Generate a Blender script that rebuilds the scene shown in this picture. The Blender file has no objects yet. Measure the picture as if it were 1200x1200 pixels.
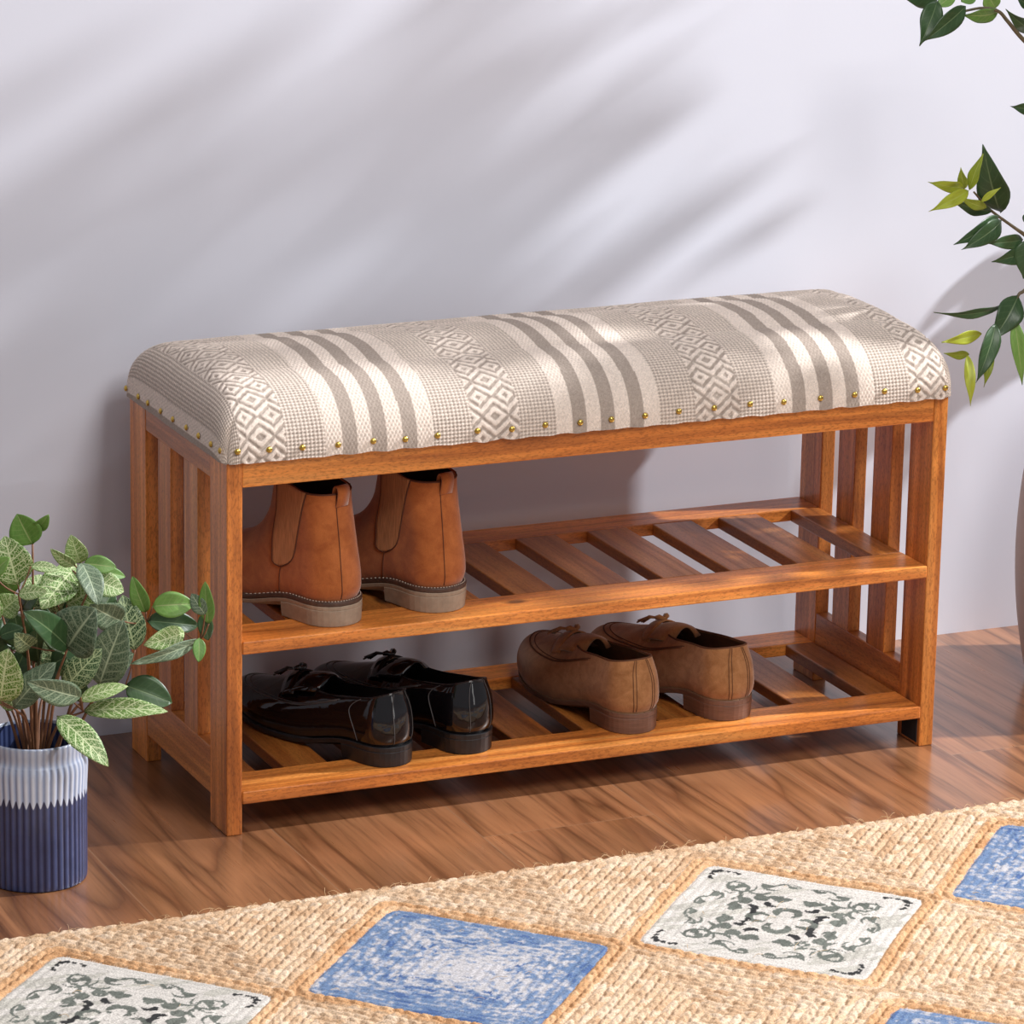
import bpy, math, random
import numpy as np
from mathutils import Vector, Matrix
PI = math.pi
sc = bpy.context.scene
col = sc.collection

# ---------------------------------------------------------------- camera
def make_camera():
    cd = bpy.data.cameras.new('camera')
    co = bpy.data.objects.new('camera', cd)
    col.objects.link(co)
    yaw, pitch, roll = 0.419943, -0.273720, 0.019171
    f = Vector((math.sin(yaw)*math.cos(pitch), math.cos(yaw)*math.cos(pitch), math.sin(pitch)))
    r = f.cross(Vector((0, 0, 1))).normalized()
    u = r.cross(f)
    r2 = r*math.cos(roll) + u*math.sin(roll)
    u2 = -r*math.sin(roll) + u*math.cos(roll)
    m = Matrix((r2, u2, -f)).transposed().to_4x4()
    m.translation = Vector((-1.532156, -4.196164, 1.634690))
    co.matrix_world = m
    cd.sensor_fit = 'HORIZONTAL'
    cd.sensor_width = 36.0
    cd.lens = 4961.27/1200*36.0
    cd.clip_start = 0.05
    sc.camera = co
make_camera()

# ---------------------------------------------------------------- light
w = bpy.data.worlds.new('studio_ambient')
sc.world = w
w.use_nodes = True
w.node_tree.nodes['Background'].inputs[0].default_value = (0.93, 0.93, 1.0, 1)
w.node_tree.nodes['Background'].inputs[1].default_value = 0.30

def lamp(name, kind, loc, target, energy, colr, **kw):
    l = bpy.data.lights.new(name, kind)
    l.energy = energy; l.color = colr
    for k, v in kw.items(): setattr(l, k, v)
    o = bpy.data.objects.new(name, l); col.objects.link(o)
    o.location = loc
    o.rotation_euler = (Vector(target)-Vector(loc)).to_track_quat('-Z', 'Y').to_euler()
    return o
lamp('key_spot', 'SPOT', (4.6, -0.68, 3.3), (0.55, 0.0, 0.3), 1640, (0.97, 0.98, 1.0), shadow_soft_size=0.07, spot_size=1.0, spot_blend=0.5)
lamp('front_softbox', 'AREA', (0.5, -2.4, 2.6), (0.45, 0.0, 0.25), 52, (1.0, 0.965, 0.935), shape='RECTANGLE', size=0.8, size_y=1.1)
lamp('heel_highlight_strip', 'AREA', (1.05, -2.6, 0.95), (0.3, 0.0, 0.2), 3.4, (1.0, 0.98, 0.96), shape='RECTANGLE', size=0.22, size_y=1.5)  # added strip light that gives the patent shoes their heel highlights

sc.view_settings.view_transform = 'Standard'
sc.view_settings.look = 'None'
sc.view_settings.exposure = 0.05
sc.view_settings.gamma = 1.0
sc.view_settings.use_curve_mapping = False

# ---------------------------------------------------------------- node helpers
class NT:
    def __init__(s, name):
        s.m = bpy.data.materials.new(name); s.m.use_nodes = True
        s.t = s.m.node_tree; s.b = s.t.nodes['Principled BSDF']
    def n(s, typ, ins=None, **kw):
        x = s.t.nodes.new('ShaderNode'+typ)
        for k, v in kw.items(): setattr(x, k, v)
        for k, v in (ins or {}).items():
            if hasattr(v, 'links') or isinstance(v, bpy.types.NodeSocket): s.t.links.new(v, x.inputs[k])
            else: x.inputs[k].default_value = v
        return x
    def math(s, op, a, b=0.0, c=None):
        i = {0: a, 1: b}
        if c is not None: i[2] = c
        return s.n('Math', i, operation=op).outputs[0]
    def mix(s, f, a, b, mode='MIX'):
        x = s.n('Mix', None, data_type='RGBA', blend_type=mode)
        for k, v in ((0, f), (6, a), (7, b)):
            if isinstance(v, bpy.types.NodeSocket): s.t.links.new(v, x.inputs[k])
            else: x.inputs[k].default_value = v if k == 0 else (tuple(v)+(1,))[:4]
        return x.outputs[2]
    def ramp(s, f, stops, interp='LINEAR'):
        x = s.n('ValToRGB', {0: f}); cr = x.color_ramp; cr.interpolation = interp
        while len(cr.elements) < len(stops): cr.elements.new(0.5)
        for e, (p, c) in zip(cr.elements, stops):
            e.position = p; e.color = (tuple(c)+(1,))[:4] if hasattr(c, '__len__') else (c, c, c, 1)
        return x.outputs[0]
    def noise(s, vec, scale, detail=3.0, rough=0.5, dist=0.0):
        return s.n('TexNoise', {'Vector': vec, 'Scale': scale, 'Detail': detail, 'Roughness': rough, 'Distortion': dist}).outputs[0]
    def mapv(s, vec, sc_, loc=(0, 0, 0), rot=(0, 0, 0)):
        return s.n('Mapping', {'Vector': vec, 'Location': loc, 'Rotation': rot, 'Scale': sc_}).outputs[0]
    def bump(s, h, strength, dist):
        x = s.n('Bump', {'Height': h, 'Strength': strength, 'Distance': dist}).outputs[0]
        s.t.links.new(x, s.b.inputs['Normal']); return x
    def out(s, **kw):
        for k, v in kw.items():
            k = k.replace('_', ' ')
            if isinstance(v, bpy.types.NodeSocket): s.t.links.new(v, s.b.inputs[k])
            else: s.b.inputs[k].default_value = (tuple(v)+(1,))[:4] if hasattr(v, '__len__') else v
        return s.m

# ---------------------------------------------------------------- materials
def mat_wood(name, dark=1.0):
    t = NT(name)
    gc = t.n('Attribute', attribute_name='grain').outputs['Vector']       # long axis of each board runs along z
    a = t.noise(t.mapv(gc, (34, 34, 2.2)), 1.0, 4, 0.55, 1.2)
    b = t.noise(t.mapv(gc, (95, 95, 3.5)), 1.0, 3, 0.6, 0.3)
    c = t.noise(t.mapv(gc, (6, 6, 1.3)), 1.0, 2, 0.5)
    pores = t.noise(t.mapv(gc, (560, 560, 170)), 1.0, 2, 0.6)
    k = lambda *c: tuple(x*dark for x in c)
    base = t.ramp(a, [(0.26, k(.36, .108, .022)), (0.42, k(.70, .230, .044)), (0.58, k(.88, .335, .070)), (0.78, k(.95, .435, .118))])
    fine = t.ramp(b, [(0.35, (.62, .58, .55)), (0.62, (1.08, 1.06, 1.04))])
    base = t.mix(0.8, base, fine, 'MULTIPLY')
    big = t.ramp(c, [(0.32, (.70, .62, .56)), (0.60, (1.08, 1.08, 1.08))])
    base = t.mix(0.75, base, big, 'MULTIPLY')
    pr = t.ramp(pores, [(0.38, (.50, .42, .36)), (0.50, (1.06, 1.05, 1.05))])
    base = t.mix(0.52, base, pr, 'MULTIPLY')
    # a few small dark knots
    vo = t.n('TexVoronoi', {'Vector': t.mapv(gc, (9, 9, 4.5)), 'Scale': 1.0}, feature='F1').outputs[0]
    kn = t.ramp(vo, [(0.035, 1.0), (0.085, 0.0)])
    base = t.mix(t.math('MULTIPLY', kn, 0.8), base, (.035, .012, .005))
    t.bump(t.math('ADD', t.math('MULTIPLY', pores, 0.5), b), 0.25, 0.0006)
    rg = t.ramp(b, [(0.3, 0.42), (0.7, 0.30)])
    return t.out(Base_Color=base, Roughness=rg, Specular_IOR_Level=0.45, Coat_Weight=0.2, Coat_Roughness=0.25)

def mat_floor():
    t = NT('walnut_laminate')
    oc = t.n('TexCoord').outputs['Object']
    sp = t.n('SeparateXYZ', {0: oc})
    x, y = sp.outputs[0], sp.outputs[1]
    u = t.math('DIVIDE', t.math('SUBTRACT', x, 0.055), 0.212)
    idx = t.math('FLOOR', u)
    fr = t.math('FRACT', u)
    rnd = t.n('TexWhiteNoise', {'W': idx}, noise_dimensions='1D').outputs[0]
    yy = t.math('ADD', t.math('DIVIDE', y, 1.25), t.math('MULTIPLY', rnd, 7.3))
    idy = t.math('FLOOR', yy); fy = t.math('FRACT', yy)
    rnd2 = t.n('TexWhiteNoise', {'Vector': t.n('CombineXYZ', {0: idx, 1: idy, 2: 0.0}).outputs[0]}, noise_dimensions='3D').outputs[0]
    v = t.n('CombineXYZ', {0: t.math('ADD', x, t.math('MULTIPLY', rnd2, 13.0)), 1: t.math('ADD', y, t.math('MULTIPLY', rnd2, 5.0)), 2: t.math('MULTIPLY', rnd2, 9.0)}).outputs[0]
    a = t.noise(t.mapv(v, (9, 0.75, 1)), 1.0, 2, 0.5, 0.5)
    ring = t.math('FRACT', t.math('MULTIPLY', a, 7.0))
    c = t.noise(t.mapv(v, (120, 5, 1)), 1.0, 5, 0.62, 0.4)
    d = t.noise(t.mapv(v, (13, 1.1, 1)), 1.0, 3, 0.55, 0.6)
    rr = t.ramp(ring, [(0.0, (.17, .072, .034)), (0.10, (.25, .115, .055)), (0.45, (.38, .180, .092)), (0.85, (.33, .150, .075)), (1.0, (.20, .085, .040))])
    fine = t.ramp(c, [(0.30, (.50, .45, .42)), (0.50, (1.0, .98, .96)), (0.72, (1.22, 1.20, 1.18))])
    base = t.mix(0.85, rr, fine, 'MULTIPLY')
    big = t.ramp(d, [(0.3, (.72, .68, .66)), (0.7, (1.15, 1.15, 1.15))])
    base = t.mix(0.8, base, big, 'MULTIPLY')
    e1 = t.math('LESS_THAN', fr, 0.006)
    e2 = t.math('LESS_THAN', fy, 0.0012)
    e = t.math('MAXIMUM', e1, e2)
    base = t.mix(t.math('MULTIPLY', e, 0.55), base, (.34, .22, .15))
    base = t.mix(1.0, base, (.90, 0.86, 0.76), 'MULTIPLY')
    t.bump(t.math('SUBTRACT', c, t.math('MULTIPLY', e, 2.0)), 0.12, 0.0005)
    rg = t.ramp(c, [(0.3, 0.34), (0.7, 0.27)])
    return t.out(Base_Color=base, Roughness=rg, Specular_IOR_Level=0.5, Coat_Weight=0.6, Coat_Roughness=0.16)

def mat_wall():
    t = NT('lavender_white_plaster')
    oc = t.n('TexCoord').outputs['Object']
    n = t.noise(oc, 2.0, 3, 0.5)
    c = t.ramp(n, [(0.3, (.690, .706, .790)), (0.7, (.710, .725, .810))])
    t.bump(t.noise(oc, 260, 3, 0.6), 0.06, 0.0008)
    return t.out(Base_Color=c, Roughness=0.75, Specular_IOR_Level=0.25)

def mat_attr(name, rough=0.9, spec=0.2, nscale=900, namp=0.25, sheen=0.0, nstretch=(1, 1, 1)):
    """surface whose pattern colour is carried by the mesh, with fibre noise on top"""
    t = NT(name)
    c = t.n('Attribute', attribute_name='pattern').outputs['Color']
    oc = t.n('TexCoord').outputs['Object']
    n = t.noise(t.mapv(oc, nstretch), nscale, 3, 0.6)
    f = t.ramp(n, [(0.3, (1-namp,)*3), (0.7, (1+namp*0.6,)*3)])
    base = t.mix(1.0, c, f, 'MULTIPLY')
    t.bump(n, 0.35, 0.0006)
    return t.out(Base_Color=base, Roughness=rough, Specular_IOR_Level=spec, Sheen_Weight=sheen)

def mat_suede(name, c1, c2, scale=60):
    t = NT(name)
    oc = t.n('TexCoord').outputs['Object']
    a = t.noise(oc, scale, 4, 0.6, 0.6)
    b = t.noise(oc, 1400, 2, 0.7)
    base = t.ramp(a, [(0.32, c1), (0.68, c2)])
    base = t.mix(0.6, base, t.ramp(b, [(0.3, (.72,)*3), (0.7, (1.15,)*3)]), 'MULTIPLY')
    t.bump(b, 0.35, 0.0005)
    return t.out(Base_Color=base, Roughness=0.85, Specular_IOR_Level=0.25, Sheen_Weight=0.35, Sheen_Roughness=0.45)

def mat_plain(name, c, rough=0.5, metal=0.0, spec=0.5, coat=0.0, nscale=0, namp=0.15, bump=0.0, nstretch=(1, 1, 1)):
    t = NT(name)
    base = c
    if nscale:
        oc = t.n('TexCoord').outputs['Object']
        n = t.noise(t.mapv(oc, nstretch), nscale, 3, 0.6)
        base = t.mix(1.0, c, t.ramp(n, [(0.3, (1-namp,)*3), (0.7, (1+namp,)*3)]), 'MULTIPLY')
        if bump: t.bump(n, bump, 0.0006)
    return t.out(Base_Color=base, Roughness=rough, Metallic=metal, Specular_IOR_Level=spec, Coat_Weight=coat, Coat_Roughness=0.03)

def mat_patent():
    t = NT('black_patent_leather')
    oc = t.n('TexCoord').outputs['Object']
    n = t.noise(oc, 38, 2, 0.5, 0.4)
    t.bump(n, 0.20, 0.004)
    return t.out(Base_Color=(.006, .005, .006), Roughness=0.05, Specular_IOR_Level=0.5, Coat_Weight=0.15, Coat_Roughness=0.02)

def mat_leaf(name, green, vein, veinamt, netscale=11.0, under=None, rough=0.45):
    """u runs along the leaf, v from -1 to 1 across it"""
    t = NT(name)
    uv = t.n('Attribute', attribute_name='leafuv').outputs['Vector']
    sp = t.n('SeparateXYZ', {0: uv}); u, v, q = sp.outputs[0], sp.outputs[1], sp.outputs[2]
    av = t.math('ABSOLUTE', v)
    mid = t.ramp(av, [(0.02, 1.0), (0.075, 0.0)])
    # side veins sweep forward from the midrib
    ph = t.math('FRACT', t.math('MULTIPLY', t.math('SUBTRACT', u, t.math('MULTIPLY', av, 0.20)), 7.0))
    side = t.ramp(t.math('ABSOLUTE', t.math('SUBTRACT', ph, 0.5)), [(0.04, 1.0), (0.12, 0.0)])
    side = t.math('MULTIPLY', side, t.ramp(av, [(0.6, 1.0), (0.95, 0.3)]))
    net = t.n('TexVoronoi', {'Vector': t.mapv(uv, (1.25, 0.6, 1)), 'Scale': netscale}, feature='DISTANCE_TO_EDGE').outputs[0]
    net = t.ramp(net, [(0.03, 1.0), (0.10, 0.0)])
    vv = t.math('MAXIMUM', mid, t.math('MAXIMUM', t.math('MULTIPLY', side, min(1, veinamt*1.1+0.12)), t.math('MULTIPLY', net, veinamt)))
    rnd = t.ramp(q, [(0.0, (.70, .78, .70)), (1.0, (1.3, 1.2, 1.15))])
    g = t.mix(1.0, green, rnd, 'MULTIPLY')
    nz = t.noise(uv, 3.0, 2, 0.5)
    g = t.mix(0.6, g, t.ramp(nz, [(0.3, (.75,)*3), (0.7, (1.2,)*3)]), 'MULTIPLY')
    c = t.mix(vv, g, vein)
    t.bump(t.math('MULTIPLY', vv, -1.0), 0.35, 0.0006)
    return t.out(Base_Color=c, Roughness=rough, Specular_IOR_Level=0.4, Subsurface_Weight=0.0)

def mat_pot():
    t = NT('blue_white_glaze')
    sp = t.n('Attribute', attribute_name='glaze').outputs['Vector']
    s = t.n('SeparateXYZ', {0: sp}); z, ridge, ang = s.outputs
    oc = t.n('TexCoord').outputs['Object']
    n = t.noise(t.mapv(oc, (60, 60, 12)), 1.0, 3, 0.5)
    n2 = t.noise(oc, 45, 3, 0.6)
    edge = t.math('ADD', 0.1035, t.math('MULTIPLY', t.math('SUBTRACT', n, 0.5), 0.010))
    edge = t.math('SUBTRACT', edge, t.math('MULTIPLY', ridge, 0.008))
    f = t.math('MULTIPLY', t.math('SUBTRACT', z, edge), 500.0)
    f = t.n('Clamp', {0: f}).outputs[0]
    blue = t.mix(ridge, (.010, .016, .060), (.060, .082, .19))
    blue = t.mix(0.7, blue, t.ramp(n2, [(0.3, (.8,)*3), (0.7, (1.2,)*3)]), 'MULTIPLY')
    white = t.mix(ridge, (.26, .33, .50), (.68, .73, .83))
    top = t.ramp(z, [(0.120, 0.0), (0.150, 1.0)])
    white = t.mix(t.math('MULTIPLY', top, 0.55), white, (.27, .29, .36))
    c = t.mix(f, blue, white)
    return t.out(Base_Color=c, Roughness=0.28, Specular_IOR_Level=0.5, Coat_Weight=0.35, Coat_Roughness=0.1)

M = {}
M['wood'] = mat_wood('sheesham_wood')
M['wood_dark'] = mat_wood('sheesham_dark', 0.50)  # same sheesham in a darker tone, for shelf slats and end boards
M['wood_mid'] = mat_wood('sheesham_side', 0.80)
M['floor'] = mat_floor()
M['wall'] = mat_wall()
M['fabric'] = mat_attr('woven_cotton', 0.95, 0.12, 1100, 0.28)
M['rug'] = mat_attr('braided_jute', 0.9, 0.15, 520, 0.42, nstretch=(1, 1, 1))
M['brass'] = mat_plain('brass', (.62, .42, .10), 0.28, 1.0, nscale=300, namp=0.2)
M['rust_suede'] = mat_suede('rust_suede', (.34, .088, .020), (.48, .145, .036))
M['rust_dark'] = mat_plain('rust_stitching', (.10, .028, .010), 0.8)
M['tan_suede'] = mat_suede('brown_suede', (.30, .125, .042), (.46, .215, .085), 75)
M['tan_dark'] = mat_plain('brown_stitching', (.13, .05, .02), 0.8)
M['elastic'] = mat_plain('ribbed_elastic', (.46, .20, .085), 0.9, nscale=1.0, namp=0.35, bump=0.4, nstretch=(1500, 200, 60))
M['lining_dark'] = mat_plain('dark_lining', (.018, .012, .010), 0.8)
M['lining_tan'] = mat_plain('tan_lining', (.20, .105, .052), 0.75, nscale=60)
M['crepe'] = mat_plain('grey_crepe_rubber', (.33, .245, .175), 0.7, nscale=120, namp=0.12, bump=0.3)
M['welt'] = mat_plain('dark_welt', (.075, .038, .026), 0.5, nscale=90, namp=0.3)
M['thread'] = mat_plain('pale_thread', (.55, .45, .36), 0.8)
M['brown_sole'] = mat_plain('stacked_leather', (.17, .085, .058), 0.42, nscale=140, namp=0.25, nstretch=(0.2, 0.2, 3))
M['black_sole'] = mat_plain('black_heel', (.014, .014, .016), 0.38, nscale=70, namp=0.3, bump=0.2)
M['patent'] = mat_patent()
M['black_thread'] = mat_plain('dark_grey_thread', (.09, .085, .085), 0.6)
M['black_plate'] = mat_plain('black_felt', (.012, .012, .014), 0.8, nscale=200)
M['pot'] = mat_pot()
M['soil'] = mat_plain('dark_soil', (.010, .010, .016), 0.9, nscale=90, namp=0.5, bump=0.6)
M['stem'] = mat_plain('reddish_stem', (.20, .085, .038), 0.6, nscale=60, namp=0.3)
M['twig'] = mat_plain('green_brown_twig', (.115, .085, .042), 0.6, nscale=80, namp=0.35)
M['bark'] = mat_plain('brown_bark', (.13, .085, .055), 0.85, nscale=40, namp=0.4, bump=0.6, nstretch=(1, 1, .2))
M['vase'] = mat_plain('matt_stone_glaze', (.42, .37, .35), 0.6, nscale=12, namp=0.04)
LEAF = {
 0: mat_leaf('dark_green_pale_veins', (.040, .095, .035), (.52, .62, .34), 0.75, 12),
 1: mat_leaf('green_cream_net_veins', (.115, .235, .042), (.66, .74, .42), 0.95, 13),
 2: mat_leaf('fresh_green', (.13, .27, .055), (.30, .38, .14), 0.12, 8),
 3: mat_leaf('dark_green', (.034, .078, .028), (.12, .18, .08), 0.06, 8, rough=0.38),
 4: mat_leaf('grey_green', (.075, .125, .075), (.42, .50, .33), 0.40, 13),
 5: mat_leaf('yellow_green', (.30, .36, .030), (.38, .44, .10), 0.05, 8),
}

# ---------------------------------------------------------------- mesh helpers
def mk(name, verts, faces, mat, parent=None, smooth=True, attrs=None, loc=None):
    me = bpy.data.meshes.new(name)
    if isinstance(faces, np.ndarray):
        V = np.ascontiguousarray(verts, dtype=np.float32); F = np.ascontiguousarray(faces, dtype=np.int32)
        me.vertices.add(len(V)); me.vertices.foreach_set('co', V.ravel())
        me.loops.add(F.size); me.loops.foreach_set('vertex_index', F.ravel())
        me.polygons.add(len(F)); me.polygons.foreach_set('loop_start', np.arange(0, F.size, F.shape[1], dtype=np.int32))
        me.polygons.foreach_set('loop_total', np.full(len(F), F.shape[1], dtype=np.int32))
        me.update(calc_edges=True)
    else:
        me.from_pydata([tuple(v) for v in verts], [], [tuple(f) for f in faces])
    for an, (ty, data) in (attrs or {}).items():
        a = me.attributes.new(an, ty, 'POINT')
        d = np.ascontiguousarray(data, dtype=np.float32)
        a.data.foreach_set('color' if 'COLOR' in ty else 'vector', d.ravel())
    if smooth:
        me.polygons.foreach_set('use_smooth', np.ones(len(me.polygons), dtype=bool))
    me.materials.append(mat)
    me.validate()
    o = bpy.data.objects.new(name, me); col.objects.link(o)
    if parent is not None: o.parent = parent
    if loc is not None: o.location = loc
    return o

def thing(name, label, cat, loc=(0, 0, 0), rz=0.0, group=None):
    o = bpy.data.objects.new(name, None); col.objects.link(o)
    o.empty_display_size = 0.05
    o.location = loc; o.rotation_euler = (0, 0, rz)
    o['label'] = label; o['category'] = cat
    if group: o['group'] = group
    return o

def bevel(o, wdt, seg=2):
    m = o.modifiers.new('bevel', 'BEVEL'); m.width = wdt; m.segments = seg; m.limit_method = 'ANGLE'; m.angle_limit = 0.6
    m.harden_normals = False
    return o

rng = random.Random(7)
class Boards:
    """wooden boards gathered into one part; each carries its own grain direction"""
    def __init__(s): s.v = []; s.f = []; s.g = []
    def add(s, x0, x1, y0, y1, z0, z1, axis='z', skew=None):
        b = len(s.v)
        off = np.array([rng.uniform(0, 9), rng.uniform(0, 9), rng.uniform(0, 9)])
        for z in (z0, z1):
            for x, y in ((x0, y0), (x1, y0), (x1, y1), (x0, y1)):
                s.v.append((x, y, z))
                g = {'z': (x, y, z), 'x': (z, y, x), 'y': (x, z, y)}[axis]
                s.g.append(np.array(g)+off)
        if skew: skew(s.v, b)
        for f in ((0, 3, 2, 1), (4, 5, 6, 7), (0, 1, 5, 4), (1, 2, 6, 5), (2, 3, 7, 6), (3, 0, 4, 7)):
            s.f.append(tuple(b+i for i in f))
    def build(s, name, parent, bw=0.0012, mat=None):
        o = mk(name, s.v, s.f, mat or M['wood'], parent, smooth=False, attrs={'grain': ('FLOAT_VECTOR', np.array(s.g))})
        bevel(o, bw, 2)
        return o

def tube(pts, rad, nseg=8, close=True, cap=True):
    """swept tube; rad scalar or list"""
    P = [Vector(p) for p in pts]; n = len(P)
    R = rad if hasattr(rad, '__len__') else [rad]*n
    V = []; F = []
    up = None
    for i in range(n):
        d = (P[min(i+1, n-1)]-P[max(i-1, 0)]).normalized()
        if up is None:
            up = Vector((0, 0, 1)) if abs(d.z) < .9 else Vector((1, 0, 0))
        a = d.cross(up)
        a = a.normalized() if a.length > 1e-6 else Vector((1, 0, 0)); bb = a.cross(d).normalized(); up = bb
        for k in range(nseg):
            t = 2*PI*k/nseg
            V.append(P[i]+a*math.cos(t)*R[i]+bb*math.sin(t)*R[i])
    for i in range(n-1):
        for k in range(nseg):
            F.append((i*nseg+k, i*nseg+(k+1) % nseg, (i+1)*nseg+(k+1) % nseg, (i+1)*nseg+k))
    if cap:
        F.append(tuple(range(nseg))[::-1]); F.append(tuple((n-1)*nseg+k for k in range(nseg)))
    return V, F
def merge(lst):
    V = []; F = []
    for v, f in lst:
        b = len(V); V += list(v); F += [tuple(i+b for i in x) for x in f]
    return V, F
def crom(pts, n):
    """smooth curve through points"""
    P = np.array(pts, float); m = len(P)
    Q = np.vstack([2*P[0]-P[1], P, 2*P[-1]-P[-2]])
    out = []
    for i in range(m-1):
        for t in np.linspace(0, 1, n, endpoint=False):
            p0, p1, p2, p3 = Q[i:i+4]
            out.append(0.5*((2*p1)+(-p0+p2)*t+(2*p0-5*p1+4*p2-p3)*t*t+(-p0+3*p1-3*p2+p3)*t**3))
    out.append(P[-1])
    return np.array(out)
def grid_faces(nu, nv):
    i = np.arange(nu*nv).reshape(nu, nv)
    return np.stack([i[:-1, :-1], i[1:, :-1], i[1:, 1:], i[:-1, 1:]], -1).reshape(-1, 4)
def vnoise(x, y, seed=0):
    """smooth value noise, numpy"""
    xi = np.floor(x).astype(np.int64); yi = np.floor(y).astype(np.int64)
    fx = x-xi; fy = y-yi
    fx = fx*fx*(3-2*fx); fy = fy*fy*(3-2*fy)
    def h(a, b):
        n = (a*374761393+b*668265263+seed*1442695041) & 0xffffffff
        n = ((n ^ (n >> 13))*1274126177) & 0xffffffff
        return ((n ^ (n >> 16)) & 0xffff)/65535.0
    return (h(xi, yi)*(1-fx)+h(xi+1, yi)*fx)*(1-fy)+(h(xi, yi+1)*(1-fx)+h(xi+1, yi+1)*fx)*fy
def fbm(x, y, s=0, o=3):
    r = 0; a = 0.5
    for k in range(o):
        r = r+a*vnoise(x*2**k, y*2**k, s+k); a *= 0.5
    return r/(1-0.5**o)
def sstep(a, b, x):
    t = np.clip((x-a)/(b-a), 0, 1); return t*t*(3-2*t)
def hsh(i, s=0):
    n = (np.asarray(i).astype(np.int64)*2654435761+s*40503) & 0xffffffff
    n = ((n ^ (n >> 15))*2246822519) & 0xffffffff
    return ((n ^ (n >> 13)) & 0xffff)/65535.0

# ---------------------------------------------------------------- setting
fl = mk('floor', [(-6, -5, 0), (7, -5, 0), (7, .45, 0), (-6, .45, 0), (-6, -5, -.05), (7, -5, -.05), (7, .45, -.05), (-6, .45, -.05)],
        [(0, 1, 2, 3), (7, 6, 5, 4), (0, 4, 5, 1), (1, 5, 6, 2), (2, 6, 7, 3), (3, 7, 4, 0)], M['floor'], smooth=False)
fl['kind'] = 'structure'
wy = lambda x: 0.3835+0.0045*x
wl = mk('wall_back', [(-6, wy(-6), 0), (7, wy(7), 0), (7, wy(7), 3.2), (-6, wy(-6), 3.2), (-6, .6, 0), (7, .6, 0), (7, .6, 3.2), (-6, .6, 3.2)],
        [(0, 1, 2, 3), (7, 6, 5, 4), (0, 4, 5, 1), (1, 5, 6, 2), (2, 6, 7, 3), (3, 7, 4, 0)], M['wall'], smooth=False)
wl['kind'] = 'structure'

# ---------------------------------------------------------------- bench
L, D, LW, LD = 0.900, 0.328, 0.0184, 0.055
ZT = 0.432
bench = thing('shoe_rack_bench', 'wooden shoe rack bench with slatted shelves and a woven striped cushion seat', 'bench', (0, 0, 0))
for x0 in (0, L-LW):
    for y0 in (0, D-LD):
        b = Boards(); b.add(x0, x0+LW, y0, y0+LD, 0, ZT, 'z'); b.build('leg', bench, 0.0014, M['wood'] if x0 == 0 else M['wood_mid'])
b = Boards(); b.add(LW, L-LW, 0.0008, 0.020, 0.4025, ZT, 'x'); b.build('front_rail', bench)
b = Boards(); b.add(LW, L-LW, D-.020, D-.0008, 0.4025, ZT, 'x'); b.build('back_rail', bench)
for x0 in (0, L-LW):
    b = Boards()
    b.add(x0+.0006, x0+LW-.0006, LD, D-LD, 0.4025, ZT, 'y')
    b.add(x0+.0006, x0+LW-.0006, LD, D-LD, 0.0335, 0.0890, 'y')
    for y0, y1 in ((0.098, 0.1435), (0.189, 0.2325)):
        b.add(x0+.0010, x0+LW-.0010, y0, y1, 0.0885, 0.4030, 'z')
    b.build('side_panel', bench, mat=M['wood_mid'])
cx_sl = [0.120, 0.214, 0.307, 0.401, 0.496, 0.590, 0.681, 0.770]
for z0, z1, fy0 in ((0.0357, 0.0510, -0.0006), (0.2109, 0.2262, -0.0006)):
    b = Boards()
    b.add(LW, L-LW, fy0, 0.063, z0, z1, 'x')
    b.add(LW, L-LW, 0.277, D, z0, z1, 'x')
    b.add(LW, 0.058, 0.063, 0.277, z0, z1-.0004, 'y')
    b.add(0.843, L-LW, 0.063, 0.277, z0, z1-.0004, 'y')
    nfr = len(b.f)-12
    for c in cx_sl:
        sk = rng.uniform(-.0015, .0015)
        b.add(c-.0265+sk, c+.0265+sk, 0.063, 0.277, z0+.0005, z1-.0006, 'y')
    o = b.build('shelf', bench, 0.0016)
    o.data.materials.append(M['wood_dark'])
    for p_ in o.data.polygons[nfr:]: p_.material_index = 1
# black felt patch on the inner face of the front right leg
b = Boards(); b.add(L-LW-.0012, L-LW+.0004, 0.006, 0.042, 0.004, 0.034); o = b.build('felt_patch', bench, 0.0003, M['black_plate']); o['label'] = 'black felt patch on the foot'

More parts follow.
